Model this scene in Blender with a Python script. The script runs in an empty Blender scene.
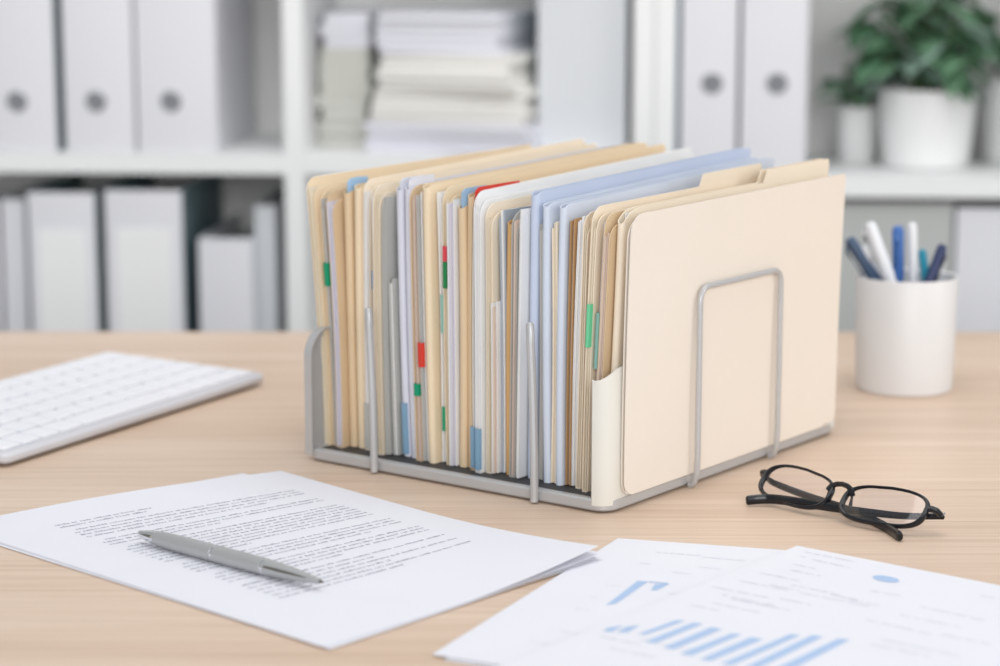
import bpy, math, random
from math import sin, cos, pi, radians, sqrt, atan2
from mathutils import Vector, Matrix

# ------------------------------------------------------------------ camera, world, lights, exposure
SC = bpy.context.scene
COL = SC.collection
FPX, PITCH, HC, DESK = 2200.0, radians(10.085), 0.34261, 0.74      # focal length in px, pitch down, camera height over desk, desk height
cam_d = bpy.data.cameras.new('camera'); cam = bpy.data.objects.new('camera', cam_d); COL.objects.link(cam)
cam.location = (0, 0, DESK + HC); cam.rotation_euler = (pi/2 - PITCH, 0, 0)
cam_d.sensor_width = 36; cam_d.lens = FPX*36/1000; cam_d.clip_start = .05
cam_d.dof.use_dof = True; cam_d.dof.focus_distance = 1.31; cam_d.dof.aperture_fstop = 4.9
SC.camera = cam

w = bpy.data.worlds.new('world'); SC.world = w; w.use_nodes = True
bg = w.node_tree.nodes['Background']; bg.inputs[0].default_value = (0.93, 0.965, 1.0, 1); bg.inputs[1].default_value = 0.38

def area(name, loc, target, size, size_y, power, color):
    l = bpy.data.lights.new(name, 'AREA'); l.shape = 'RECTANGLE'; l.size = size; l.size_y = size_y
    l.energy = power; l.color = color
    o = bpy.data.objects.new(name, l); COL.objects.link(o); o.location = loc
    o.rotation_euler = (Vector(target) - Vector(loc)).to_track_quat('-Z', 'Y').to_euler(); return o
area('window_light_right', (2.0, 0.85, 1.55), (.1, 1.4, .8), 1.1, 1.0, 8.0, (1.0, .985, .965))
area('fill_light_behind', (.3, -1.6, 1.60), (0, 2.5, 1.0), 2.2, 1.3, 40, (1, 1, 1))  # added fill behind the camera, lifts the bookcases more than the desk
area('fill_light_desk', (.2, 1.55, 2.65), (.15, 1.6, 0), 2.2, 1.4, 17, (1, 1, 1))  # overhead fill put in to balance the desk brightness
area('fill_light_shelves', (-.35, 1.3, 2.3), (-.35, 2.6, .95), 1.6, .4, 1.6, (1, 1, 1)).data.spread = radians(80)  # narrow fill added to brighten the bookcase fronts

SC.view_settings.view_transform = 'Standard'; SC.view_settings.look = 'None'
SC.view_settings.gamma = 1; SC.view_settings.use_curve_mapping = False
SC.view_settings.exposure = 0.28

R_ = random.Random(7)

# ------------------------------------------------------------------ measuring helpers: a pixel's ray met with a plane of the room
def ray(px, py):
    x = (px - 500)/FPX; u = (333 - py)/FPX
    return Vector((x, cos(PITCH) + u*sin(PITCH), -sin(PITCH) + u*cos(PITCH)))
CAM = Vector((0, 0, DESK + HC))
def U(px, py, h=0.0):                   # point at height h above the desk top
    d = ray(px, py); t = (DESK + h - CAM.z)/d.z; return CAM + d*t
def V(px, py, P, n):                    # point on the plane through P with normal n
    d = ray(px, py); t = (Vector(P) - CAM).dot(n)/d.dot(n); return CAM + d*t

# ------------------------------------------------------------------ materials
def lin(c):
    return tuple(((x/255)/12.92 if x/255 <= .04045 else ((x/255 + .055)/1.055)**2.4) for x in c)
MATS = {}
def mat(name, rgb, rough=.6, metal=0, noise=0, nscale=30, bump=0, spec=.5, trans=0, ior=1.45, sss=0, coords='Object', stretch=(1,1,1)):
    if name in MATS: return MATS[name]
    m = bpy.data.materials.new(name); m.use_nodes = True; nt = m.node_tree
    b = nt.nodes['Principled BSDF']; c = lin(rgb) + (1,)
    b.inputs['Base Color'].default_value = c; b.inputs['Roughness'].default_value = rough
    b.inputs['Metallic'].default_value = metal; b.inputs['Specular IOR Level'].default_value = spec
    b.inputs['Transmission Weight'].default_value = trans; b.inputs['IOR'].default_value = ior
    if noise or bump:
        tc = nt.nodes.new('ShaderNodeTexCoord'); mp = nt.nodes.new('ShaderNodeMapping'); nz = nt.nodes.new('ShaderNodeTexNoise')
        mp.inputs['Scale'].default_value = stretch
        nz.inputs['Scale'].default_value = nscale; nz.inputs['Detail'].default_value = 5
        nt.links.new(tc.outputs[coords], mp.inputs[0]); nt.links.new(mp.outputs[0], nz.inputs['Vector'])
        if noise:
            rp = nt.nodes.new('ShaderNodeValToRGB')
            rp.color_ramp.elements[0].position = .3; rp.color_ramp.elements[1].position = .7
            rp.color_ramp.elements[0].color = tuple(x*(1 - noise) for x in c[:3]) + (1,)
            rp.color_ramp.elements[1].color = tuple(min(1, x*(1 + noise)) for x in c[:3]) + (1,)
            nt.links.new(nz.outputs['Fac'], rp.inputs[0]); nt.links.new(rp.outputs[0], b.inputs['Base Color'])
        if bump:
            bp = nt.nodes.new('ShaderNodeBump'); bp.inputs['Strength'].default_value = bump; bp.inputs['Distance'].default_value = .001
            nt.links.new(nz.outputs['Fac'], bp.inputs['Height']); nt.links.new(bp.outputs[0], b.inputs['Normal'])
    MATS[name] = m; return m

def wood_mat():
    m = bpy.data.materials.new('light_oak'); m.use_nodes = True; nt = m.node_tree; b = nt.nodes['Principled BSDF']
    tc = nt.nodes.new('ShaderNodeTexCoord')
    def nz(scale, st, det, dist=0):
        mp = nt.nodes.new('ShaderNodeMapping'); mp.inputs['Scale'].default_value = st
        n = nt.nodes.new('ShaderNodeTexNoise'); n.inputs['Scale'].default_value = scale; n.inputs['Detail'].default_value = det
        n.inputs['Distortion'].default_value = dist
        nt.links.new(tc.outputs['Object'], mp.inputs[0]); nt.links.new(mp.outputs[0], n.inputs['Vector']); return n.outputs['Fac']
    def ramp(f, stops):
        r = nt.nodes.new('ShaderNodeValToRGB'); e = r.color_ramp.elements
        while len(e) < len(stops): e.new(.5)
        for el, (p, c) in zip(e, stops): el.position = p; el.color = lin(c) + (1,)
        nt.links.new(f, r.inputs[0]); return r.outputs[0]
    base = ramp(nz(3.0, (.5, 7, 7), 4, .4), [(.3, (216, 190, 168)), (.5, (222, 197, 176)), (.7, (228, 205, 185))])
    fine = ramp(nz(14, (.35, 20, 20), 6, .1), [(.32, (238, 234, 229)), (.52, (251, 251, 250)), (.7, (255, 255, 255))])
    pores = ramp(nz(60, (.16, 9, 9), 3), [(.28, (244, 241, 237)), (.42, (255, 255, 255))])
    def mul(a, c):
        x = nt.nodes.new('ShaderNodeMix'); x.data_type = 'RGBA'; x.blend_type = 'MULTIPLY'; x.inputs[0].default_value = 1
        nt.links.new(a, x.inputs[6]); nt.links.new(c, x.inputs[7]); return x.outputs[2]
    nt.links.new(mul(mul(base, fine), pores), b.inputs['Base Color'])
    b.inputs['Roughness'].default_value = .42; b.inputs['Specular IOR Level'].default_value = .4
    return m

M_WOOD = wood_mat()
M_WHITE = mat('white_laminate', (238, 239, 239), .5)
M_BACK = mat('grey_backboard', (244, 244, 242), .7, noise=.015, nscale=6)
M_WALL = mat('pale_wall_paint', (215, 216, 216), .8, noise=.02, nscale=5)
M_FLOOR = mat('grey_carpet', (150, 148, 145), .9, noise=.1, nscale=80)
M_STEEL = mat('light_grey_enamel', (190, 190, 191), .34, metal=.25, noise=.02, nscale=20)
M_PLATE = mat('off_white_enamel', (226, 223, 214), .45)
M_DARK = mat('dark_tray', (62, 62, 64), .6)
M_PAPER = mat('white_paper', (231, 231, 238), .75, noise=.01, nscale=15)
M_INK = mat('grey_ink', (168, 170, 182), .8)
M_INKL = mat('faint_ink', (206, 208, 218), .8)
M_BLUE_INK = mat('blue_chart_ink', (172, 196, 228), .8)

# ------------------------------------------------------------------ mesh builder
class MB:
    def __init__(s): s.v = []; s.f = []; s.m = []
    def add(s, vs, fs, mi=0, M=None):
        o = len(s.v); s.v += [tuple(M @ Vector(p)) if M is not None else tuple(p) for p in vs]
        s.f += [tuple(i + o for i in f) for f in fs]; s.m += [mi]*len(fs); return s
    def box(s, x0, y0, z0, x1, y1, z1, mi=0, bev=0, M=None):
        if bev:
            b = bev; vs = []; fs = []
            # rounded in plan: profile of 4 corners, 3 points each, with small top/bottom chamfer
            def ring(z, ins):
                r = []
                for cx, cy, a0 in ((x1-b, y1-b, 0), (x0+b, y1-b, 90), (x0+b, y0+b, 180), (x1-b, y0+b, 270)):
                    for k in range(4):
                        a = radians(a0 + 30*k); r.append((cx + (b-ins)*cos(a), cy + (b-ins)*sin(a), z))
                return r
            c = min(b*.5, (z1-z0)*.3)
            for z, i in ((z0, c), (z0+c, 0), (z1-c, 0), (z1, c)): vs += ring(z, i)
            n = 16
            for r in range(3):
                for k in range(n): fs.append((r*n+k, r*n+(k+1) % n, (r+1)*n+(k+1) % n, (r+1)*n+k))
            fs.append(tuple(reversed(range(n)))); fs.append(tuple(range(3*n, 4*n)))
            return s.add(vs, fs, mi, M)
        vs = [(x0,y0,z0),(x1,y0,z0),(x1,y1,z0),(x0,y1,z0),(x0,y0,z1),(x1,y0,z1),(x1,y1,z1),(x0,y1,z1)]
        return s.add(vs, [(0,3,2,1),(4,5,6,7),(0,1,5,4),(1,2,6,5),(2,3,7,6),(3,0,4,7)], mi, M)
    def lathe(s, prof, seg=32, mi=0, M=None, cap=True):
        vs = []; fs = []; n = len(prof)
        for r, z in prof:
            for k in range(seg): a = 2*pi*k/seg; vs.append((r*cos(a), r*sin(a), z))
        for i in range(n-1):
            for k in range(seg): k2 = (k+1) % seg; fs.append((i*seg+k, i*seg+k2, (i+1)*seg+k2, (i+1)*seg+k))
        if cap:
            fs.append(tuple(reversed(range(seg)))); fs.append(tuple(range((n-1)*seg, n*seg)))
        return s.add(vs, fs, mi, M)
    def tube(s, pts, r, seg=10, closed=False, mi=0, sx=1, sy=1, up=Vector((0,0,1)), M=None):
        # swept ellipse/round section; r may be a list
        P = [Vector(p) for p in pts]; n = len(P); vs = []; fs = []
        for i, p in enumerate(P):
            a = P[i-1] if (i or closed) else P[i]; b = P[(i+1) % n] if (i < n-1 or closed) else P[i]
            t = (b - a).normalized(); x = t.cross(up)
            if x.length < 1e-4: x = t.cross(Vector((0, 1, 0)))
            x.normalize(); y = x.cross(t)
            rr = r[i] if isinstance(r, (list, tuple)) else r
            for k in range(seg):
                an = 2*pi*(k+.5)/seg; vs.append(p + x*(rr*sx*cos(an)) + y*(rr*sy*sin(an)))
        for i in range(n if closed else n-1):
            j = (i+1) % n
            for k in range(seg): k2 = (k+1) % seg; fs.append((i*seg+k, i*seg+k2, j*seg+k2, j*seg+k))
        if not closed:
            fs.append(tuple(reversed(range(seg)))); fs.append(tuple(range((n-1)*seg, n*seg)))
        return s.add(vs, fs, mi, M)
    def prism(s, poly, y0, y1, mi=0, M=None):         # polygon in XZ, extruded in Y
        n = len(poly); vs = [(x, y0, z) for x, z in poly] + [(x, y1, z) for x, z in poly]
        fs = [tuple(range(n)), tuple(reversed(range(n, 2*n)))] + [(k, n+k, n+(k+1) % n, (k+1) % n) for k in range(n)]
        return s.add(vs, fs, mi, M)
    def build(s, name, mats, parent=None, smooth=True, ang=35):
        me = bpy.data.meshes.new(name); me.from_pydata(s.v, [], s.f); me.update()
        if not isinstance(mats, (list, tuple)): mats = [mats]
        for m in mats: me.materials.append(m)
        for p, i in zip(me.polygons, s.m): p.material_index = i
        import bmesh
        bm = bmesh.new(); bm.from_mesh(me); bmesh.ops.recalc_face_normals(bm, faces=bm.faces)
        if smooth:
            for f in bm.faces: f.smooth = True
            for e in bm.edges:
                if len(e.link_faces) == 2 and e.calc_face_angle(0) > radians(ang): e.smooth = False
        bm.to_mesh(me); bm.free()
        o = bpy.data.objects.new(name, me); COL.objects.link(o)
        if parent: o.parent = parent
        return o
def tag(o, label=None, cat=None, group=None, kind=None):
    if label: o['label'] = label
    if cat: o['category'] = cat
    if group: o['group'] = group
    if kind: o['kind'] = kind
    return o
def thing(name, label, cat, loc=(0,0,0), rz=0, group=None):
    o = bpy.data.objects.new(name, None); COL.objects.link(o); o.empty_display_size = .05
    o.location = loc; o.rotation_euler = (0, 0, rz); return tag(o, label, cat, group)

# ------------------------------------------------------------------ the room
m = MB(); m.box(-2.6, -1.0, -.05, 2.9, 3.02, 0); tag(m.build('floor', M_FLOOR, smooth=False), kind='structure')
m = MB(); m.box(-2.6, 3.02, 0, 2.9, 3.12, 2.7); tag(m.build('wall_back', M_WALL, smooth=False), kind='structure')

# ------------------------------------------------------------------ desk
YFAR = U(500, 331.5).y
desk = thing('desk', 'light oak veneer desk with straight horizontal grain, carrying the file rack and papers', 'desk', (0, 1.35, 0))
m = MB(); m.box(-1.05, .72-1.35, DESK-.028, 1.05, YFAR-1.35, DESK, bev=.004); m.build('desktop', M_WOOD, desk)
for x in (-.98, .98):
    for y in (.78, YFAR-.06):
        m = MB(); m.box(x-.03, y-.03-1.35, 0, x+.03, y+.03-1.35, DESK-.028, bev=.004); m.build('leg', M_WHITE, desk)
for y in (.78, YFAR-.06):
    m = MB(); m.box(-.95, y-.012-1.35, DESK-.09, .95, y+.012-1.35, DESK-.028); m.build('apron', M_WHITE, desk)

# ------------------------------------------------------------------ bookcases (front plane, slightly turned)
BY = radians(-4.0)
BP = Vector((0, 2.56, 0)); BN = Vector((-sin(BY), cos(BY), 0)); BX = Vector((cos(BY), sin(BY), 0))
def bu(px, py, back=0.0):               # (u, z) on the bookcase front plane pushed back
    p = V(px, py, BP + BN*back, BN); return (p - BP).dot(BX), p.z
def bpos(u, back, z): p = BP + BX*u + BN*back; return (p.x, p.y, z)
TH = .024
zA = bu(140, 153)[1]; zB = bu(900, 177)[1]
def bookcase(u0, u1, divs, ztop, label, name='bookcase', depth=.285):
    b = thing(name, label, 'bookcase', bpos(u0, 0, 0), BY)
    W = u1 - u0
    for s in (0, W - TH):
        m = MB(); m.box(s, 0, 0, s+TH, depth, 1.95); m.build('side_panel', M_WHITE, b, smooth=False)
    for d in divs:
        m = MB(); m.box(d-u0, .001, .05, d-u0+TH, depth-.006, 1.93); m.build('divider_panel', M_WHITE, b, smooth=False)
    edges = [u0+TH] + [e for d in divs for e in (d, d+TH)] + [u1-TH]
    zs = [ztop-.72, ztop-.36, ztop, ztop+.36, ztop+.72]
    for a, c in zip(edges[::2], edges[1::2]):
        for z in zs:
            m = MB(); m.box(a-u0, 0, z-TH, c-u0, depth-.006, z); m.build('shelf', M_WHITE, b, smooth=False)
    m = MB(); m.box(TH, 0, 1.926, W-TH, depth-.006, 1.95); m.build('top_panel', M_WHITE, b, smooth=False)
    m = MB(); m.box(TH, depth-.006, .05, W-TH, depth, 1.926); m.build('back_panel', M_BACK, b, smooth=False)
    return b
uA1 = bu(654, 80)[0]; uD = bu(283, 80)[0]
bookcase(uD - .76, uA1, [uD], zA, 'white bookcase behind the desk on the left, with a central upright divider', 'bookcase')
uB0 = uA1 + .001
uDB = bu(1080, 80)[0]
bookcase(uB0, uDB + .5, [uDB], zB, 'white bookcase behind the desk on the right, holding the potted plants', 'bookcase')

# ------------------------------------------------------------------ binders
M_BIND = mat('white_binder_card', (226, 226, 231), .55); M_BIND2 = mat('grey_binder_card', (214, 217, 221), .55)
M_RING = mat('dull_metal_ring', (150, 152, 156), .35, metal=.8); M_HOLE = mat('finger_hole_dark', (132, 134, 140), .7)
M_PAGES = mat('page_edges', (222, 222, 220), .8, noise=.04, nscale=200)
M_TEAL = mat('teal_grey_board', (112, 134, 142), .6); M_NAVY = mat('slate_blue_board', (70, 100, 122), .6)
def binder(px0, px1, ztop_px, zbase, label, hole=None, side=None, back=.004, h=None, group=None, body=None, depth=.245, lab=False, cat='binder'):
    u0, zt = bu(px0, ztop_px, back); u1 = bu(px1, ztop_px, back)[0]
    if h is None: h = zt - zbase
    W = u1 - u0
    b = thing('ring_binder', label, cat, bpos(u0, back, zbase + .0005), BY, group)
    t = .0035
    m = MB(); m.box(0, 0, 0, W, t, h, bev=.0012); m.build('spine', body or M_BIND, b)
    for s in (0, W-t):
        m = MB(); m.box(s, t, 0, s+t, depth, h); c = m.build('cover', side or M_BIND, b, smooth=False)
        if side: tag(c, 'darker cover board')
    m = MB(); m.box(t+.004, .012, .006, W-t-.004, depth-.01, h-.02); m.build('pages', M_PAGES, b, smooth=False)
    if hole:
        hu, hz = bu(*hole, back)
        M = Matrix.Translation((hu-u0, -.0004, hz-zbase)) @ Matrix.Rotation(pi/2, 4, 'X')
        m = MB(); m.tube([(.0112*cos(a*pi/12), .0112*sin(a*pi/12), 0) for a in range(24)], .0013, 6, closed=True, M=M); r = m.build('finger_ring', M_RING, b)
        m = MB(); m.lathe([(.0104, 0), (.0104, .0006)], 24, M=M); m.build('finger_hole', M_HOLE, b)
    if lab:
        m = MB(); m.box(W*.14, -.0008, h*.45, W*.86, 0, h*.86); m.build('spine_label', mat('label_white', (240, 240, 240), .6), b, smooth=False)
    return b
HB = .32
binder(-105, -22, 0, zA, 'white ring binder cut off at the left picture edge, upper shelf', (-64, 102), h=HB)
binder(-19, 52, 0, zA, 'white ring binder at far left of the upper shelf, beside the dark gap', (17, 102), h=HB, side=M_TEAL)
binder(61, 131, 0, zA, 'white ring binder in the middle of the three on the upper left shelf', (96, 102), h=HB)
binder(134, 214, 0, zA, 'white ring binder next to the empty grey space, upper left shelf', (171, 102), h=HB)
zL = zA - .36
binder(-75, -3, 200, zL, 'white binder cut by the left edge on the lower shelf', back=.03)
binder(1, 24, 200, zL, 'narrow white binder at the left end of the lower shelf', back=.02)
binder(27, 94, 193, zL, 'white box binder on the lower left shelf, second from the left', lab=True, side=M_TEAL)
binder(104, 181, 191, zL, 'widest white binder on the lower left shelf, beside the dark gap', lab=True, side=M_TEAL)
binder(198, 252, 239, zL, 'short white binder standing lower than its neighbours, lower left shelf', side=M_BIND2)
binder(254, 275, 206, zL, 'thin pale grey binder at the right end of the lower left shelf', body=M_BIND2, side=M_BIND2, back=.03)
binder(683, 740, -60, zB, 'white ring binder beside the slate blue strip, right bookcase', (712, 84), side=M_BIND, h=HB+.01)
binder(744, 811, -60, zB, 'white ring binder nearest the potted plants, right bookcase', (777, 84), h=HB+.01)
binder(672, 681, -60, zB, 'narrow slate blue binder pressed against the upright panel', body=M_NAVY, side=M_NAVY, h=HB)
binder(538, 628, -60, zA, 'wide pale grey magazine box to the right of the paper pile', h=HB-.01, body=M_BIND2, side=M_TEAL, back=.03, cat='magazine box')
binder(836, 954, 203, zB-.36, 'wide flat grey block added to lighten the lower right compartment, left of the white box', body=mat('grey_lightening_block', (188, 190, 188), .7), side=mat('grey_lightening_block', (188, 190, 188), .7), cat='box', back=.012)  # block put in so the dark compartment reads light grey
# lower right: white box with a shadow gap over it
binder(957, 1050, 208, zB-.36, 'large white storage box in the lower right compartment', cat='box', back=.01)
binder(1056, 1074, 215, zB-.36, 'slim white binder beyond the right picture edge', back=.01)

# ------------------------------------------------------------------ pile of documents on the shelf
def doc_block(px0, px1, pyb, pyt, zb, depthw, turn, label, color, name='paper_pile', back=.03, n=6, cat='papers'):
    p = V((px0+px1)/2, pyb, BP + BN*back, BN)
    u0 = bu(px0, pyb, back)[0]; u1 = bu(px1, pyb, back)[0]
    z0 = zb; z1 = bu(px0, pyt, back)[1]
    b = thing(name, label, cat, bpos(u0, back, z0 + .0004), BY + radians(turn)); W = u1 - u0; H = z1 - z0
    rr = random.Random(int(px0*7+pyb)); 
    for k in range(n):
        m = MB(); a = H*k/n; c = H*(k+1)/n - .0006
        j = [rr.uniform(-.004, .004) for _ in range(4)]
        m.box(j[0], j[1], a, W + j[2], depthw + j[3], c, bev=.0015); m.build('sheaf', color, b)
    return z0 + H
M_CRM = mat('cream_paper', (235, 233, 228), .8); M_LIL = mat('cool_white_paper', (228, 228, 236), .8); M_PILE_SHADE = mat('pile_shade_grey', (205, 205, 198), .8)
z = zA
z = doc_block(366, 536, 153, 122, z, .20, -14, 'lowest thick sheaf in the white paper pile on the shelf', M_LIL, n=5)
z = doc_block(372, 530, 122, 88, z, .19, -12, 'cream sheaf second from the bottom of the shelf pile', M_CRM, n=5)
z = doc_block(378, 518, 87, 54, z, .18, -16, 'pale cream sheaf under the top one in the shelf pile', M_CRM, n=4)
z = doc_block(376, 502, 53, 13, z, .17, -13, 'cool white sheaf on top of the shelf pile', M_LIL, n=5)
z = zA  # grey sheaves below carry the shade of the pile's left side in their colour
z = doc_block(320, 368, 148, 95, z, .20, 6, 'sheaf coloured like the shaded pile side, at the bottom of the narrow stack left of the paper pile', M_PILE_SHADE, back=.09, n=4)
z = doc_block(320, 368, 95, 48, z, .20, 4, 'sheaf coloured like the shaded pile side, in the middle of the narrow stack left of the paper pile', M_PILE_SHADE, back=.09, n=4)
z = doc_block(322, 370, 48, 14, z, .20, 2, 'pale sheaf on top of the narrow stack left of the paper pile', M_LIL, back=.09, n=3)

# ------------------------------------------------------------------ plants
M_POT = mat('white_ceramic', (238, 238, 238), .35); M_SOIL = mat('dark_soil', (70, 58, 48), .95, noise=.4, nscale=90)
def leaf_mat(n, c): return mat(n, c, .45, noise=.22, nscale=25)
M_LEAF = [leaf_mat('leaf_deep_green', (82, 122, 92)), leaf_mat('leaf_mid_green', (106, 146, 114)), leaf_mat('leaf_blue_green', (150, 178, 164))]
M_STEM = mat('plant_stem', (96, 120, 80), .6)
def plant(pxc, pyb, pyt, rpx, label, name, spread, nstem, seed, leafpx, back=.12, sz=1.0, minx=None):
    u, _ = bu(pxc, pyb, back); z0 = zB
    s = (bu(pxc+100, pyb, back)[0] - u)/100
    r = rpx*s; H = (pyb - pyt)*s
    b = thing(name, label, 'plant', bpos(u, back, z0 + .0005), BY)
    m = MB(); m.lathe([(r*.80, 0), (r*.88, .004), (r*.97, H*.6), (r, H), (r*.94, H), (r*.90, H*.8), (r*.02, H*.78)], 40); m.build('pot', M_POT, b)
    m = MB(); m.lathe([(r*.9, H*.8), (r*.7, H*.86), (.001, H*.88)], 24); m.build('soil', M_SOIL, b)
    rr = random.Random(seed)
    st = MB(); lv = [MB(), MB(), MB()]
    for i in range(nstem):
        a = rr.uniform(0, 2*pi); sp = spread*sqrt(rr.random()); hh = rr.uniform(.35, 1.0)*leafpx*s
        p0 = Vector((rr.uniform(-.3, .3)*r, rr.uniform(-.3, .3)*r, H*.82)); p3 = Vector((cos(a)*sp, sin(a)*min(sp, .13), H + hh))
        p1 = p0 + Vector((0, 0, hh*.6)); pts = [p0*(1-t)**2 + p1*2*t*(1-t) + p3*t*t for t in [k/6 for k in range(7)]]
        st.tube(pts, .0018, 5)
        for k in (2, 3, 4, 5, 6, 6):
            q = pts[k]; an = rr.uniform(0, 2*pi); L = rr.uniform(.045, .075)*sz; Wd = L*rr.uniform(.5, .65)
            d = Vector((cos(an), sin(an), rr.uniform(-.5, .35))).normalized(); sd = d.cross(Vector((0, 0, 1))).normalized(); up = sd.cross(d)
            if q.z < H*1.02: continue
            if q.z < H + .03: d.z = abs(d.z)*.5 + .25; d.normalize(); sd = d.cross(Vector((0, 0, 1))).normalized(); up = sd.cross(d)
            vs = []; fs = []; n = 7
            for j in range(n):
                t = j/(n-1); ww = Wd*.5*sin(pi*min(1, t*.95+.03))**.8; c = q + d*(L*t) - Vector((0, 0, 1))*L*.35*t*t
                vs += [c - sd*ww + up*ww*.25, c, c + sd*ww + up*ww*.25]
            for j in range(n-1):
                for e in (0, 1): fs.append((j*3+e, j*3+e+1, j*3+e+4, j*3+e+3))
            lv[rr.choice((0, 0, 1, 2))].add(vs, fs)
    st.build('stem', M_STEM, b)
    for k, l in enumerate(lv):
        if l.v:
            o = l.build('foliage', M_LEAF[k], b); mod = o.modifiers.new('thick', 'SOLIDIFY'); mod.thickness = .0006
plant(925, 163, 84, 49, 'bushy green plant in the big white pot on the right shelf', 'potted_plant', .085, 26, 3, 100)
plant(857, 152, 96, 21, 'small green plant in the little white pot left of the big one', 'potted_plant', .03, 5, 5, 45, back=.17, sz=.75)
plant(1012, 150, 66, 34, 'leafy plant in the white pot cut by the right picture edge', 'potted_plant', .03, 7, 9, 55, back=.19, sz=.6)

# ------------------------------------------------------------------ file rack and its local frame
RYAW = .925; RX, RYy = .0650, 1.2931
ex = Vector((cos(RYAW), sin(RYAW), 0)); ey = Vector((-sin(RYAW), cos(RYAW), 0))
RO = Vector((RX, RYy, DESK)); W, L = .2895, .2451
def rk(a, b, z): return RO + ex*a + ey*b + Vector((0, 0, z))
def loc_b(px, py, a):                   # (b, z) where the ray crosses the vertical plane at depth a
    p = V(px, py, RO + ex*a, ex) - RO; return p.dot(ey), p.z
def b_at(px, z, a):                     # b on plane a for pixel column px at height z
    lo, hi = -.2, .6
    for _ in range(40):
        mid = (lo+hi)/2; q = rk(a, mid, z) - CAM
        d = q.y*cos(PITCH) - q.z*sin(PITCH)
        x = 500 + FPX*q.x/d
        if x > px: lo = mid
        else: hi = mid
    return (lo+hi)/2

rack = thing('file_rack', 'pale grey metal desktop file rack holding the row of folders', 'file rack', tuple(RO), RYAW)
def rrect(x0, y0, x1, y1, r, z, n=6):
    out = []
    for cx, cy, a0 in ((x1-r, y1-r, 0), (x0+r, y1-r, 90), (x0+r, y0+r, 180), (x1-r, y0+r, 270)):
        for k in range(n+1): a = radians(a0 + 90*k/n); out.append((cx + r*cos(a), cy + r*sin(a), z))
    return out
def rail(z, hw, hh, ins, r=.012):
    m = MB(); o = rrect(ins, ins, W-ins, L-ins, r, 0); i_ = rrect(ins+hw, ins+hw, W-ins-hw, L-ins-hw, max(r-hw, .003), 0); n = len(o)
    c = .0012; vs = []
    for ring, zz in ((o, z+c), (o, z+hh-c)): vs += [(x, y, zz) for x, y, _ in ring]
    mid = lambda a, b_, t: [(p[0]*(1-t)+q[0]*t, p[1]*(1-t)+q[1]*t) for p, q in zip(a, b_)]
    vs += [(x, y, z+hh) for x, y in mid(o, i_, .2)] + [(x, y, z+hh) for x, y in mid(o, i_, .8)]
    vs += [(x, y, z+hh-c) for x, y, _ in i_] + [(x, y, z+c) for x, y, _ in i_]
    vs += [(x, y, z) for x, y in mid(o, i_, .8)] + [(x, y, z) for x, y in mid(o, i_, .2)]
    fs = []
    for r_ in range(8):
        r2 = (r_+1) % 8
        for k in range(n): k2 = (k+1) % n; fs.append((r_*n+k, r_*n+k2, r2*n+k2, r2*n+k))
    m.add(vs, fs); return m
rail(.0012, .006, .0075, 0).build('base_rail', M_STEEL, rack)
m = MB(); m.box(.0062, .0062, .0062, W-.0062, L-.0062, .0074); m.build('tray_floor', M_DARK, rack, smooth=False)
for a, b in ((.02, .02), (W-.02, .02), (.02, L-.02), (W-.02, L-.02)):
    m = MB(); m.lathe([(.005, 0), (.005, .0062)], 16, M=Matrix.Translation((a, b, 0))); m.build('foot', M_DARK, rack)
# upright wires: front loop and the two dividers
def a_at(px, z, b):
    lo, hi = -.1, .5
    for _ in range(40):
        mid = (lo+hi)/2; q = rk(mid, b, z) - CAM; x = 500 + FPX*q.x/(q.y*cos(PITCH) - q.z*sin(PITCH))
        if x < px: lo = mid
        else: hi = mid
    return lo
wb = -.0075; wa0 = a_at(698.5, .05, wb); wa1 = a_at(778.5, .05, wb)
p = V(702, 300, RO + ey*wb, ey) - RO; wh = p.z + .008
rad = .009
pts = [(wa0, -.0012, .0015), (wa0, -.0030, .0016), (wa0, -.0055, .004), (wa0, wb+.0006, .010), (wa0, wb, .020)] + [(wa0, wb, .02 + (wh-rad-.02)*k/8) for k in range(1, 8)]
half = pts + [(wa0+rad + rad*cos(radians(180-15*k)), wb, wh-rad + rad*sin(radians(180-15*k))) for k in range(7)]
pts = half + [(wa0 + wa1 - a, b, z) for a, b, z in reversed(half)]
m = MB(); m.tube(pts, .0019, 12, up=Vector((0, 1, 0))); m.build('wire_loop', M_STEEL, rack)
for px, h in ((375.5, .108), (536, .112)):
    b = b_at(px, .03, -.001)
    pts = [(-.0027, b, .0014), (-.0027, b, .02)] + [(-.0027, b + .0036*(k/8)**1.5, .02 + (h-.02)*k/8) for k in range(1, 9)]
    pts += [(-.0027, b+.0036, h+.0012), (-.0027, b+.0036, h+.0018)]
    m = MB(); m.tube(pts, [.0026]*(len(pts)-2) + [.0018, .0006], 10, up=Vector((0, 1, 0))); m.build('divider_wire', M_STEEL, rack)
def plate_poly(a0, a1, z0, z1, r, rb=.008):
    p = [(a0, z0)]
    p = []
    for cx, cz, s, rr in ((a1-rb, z0+rb, 270, rb), (a1-r, z1-r, 0, r), (a0+r, z1-r, 90, r), (a0+rb, z0+rb, 180, rb)):
        for k in range(7): an = radians(s + 15*k); p.append((cx + rr*cos(an), cz + rr*sin(an)))
    return p
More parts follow.
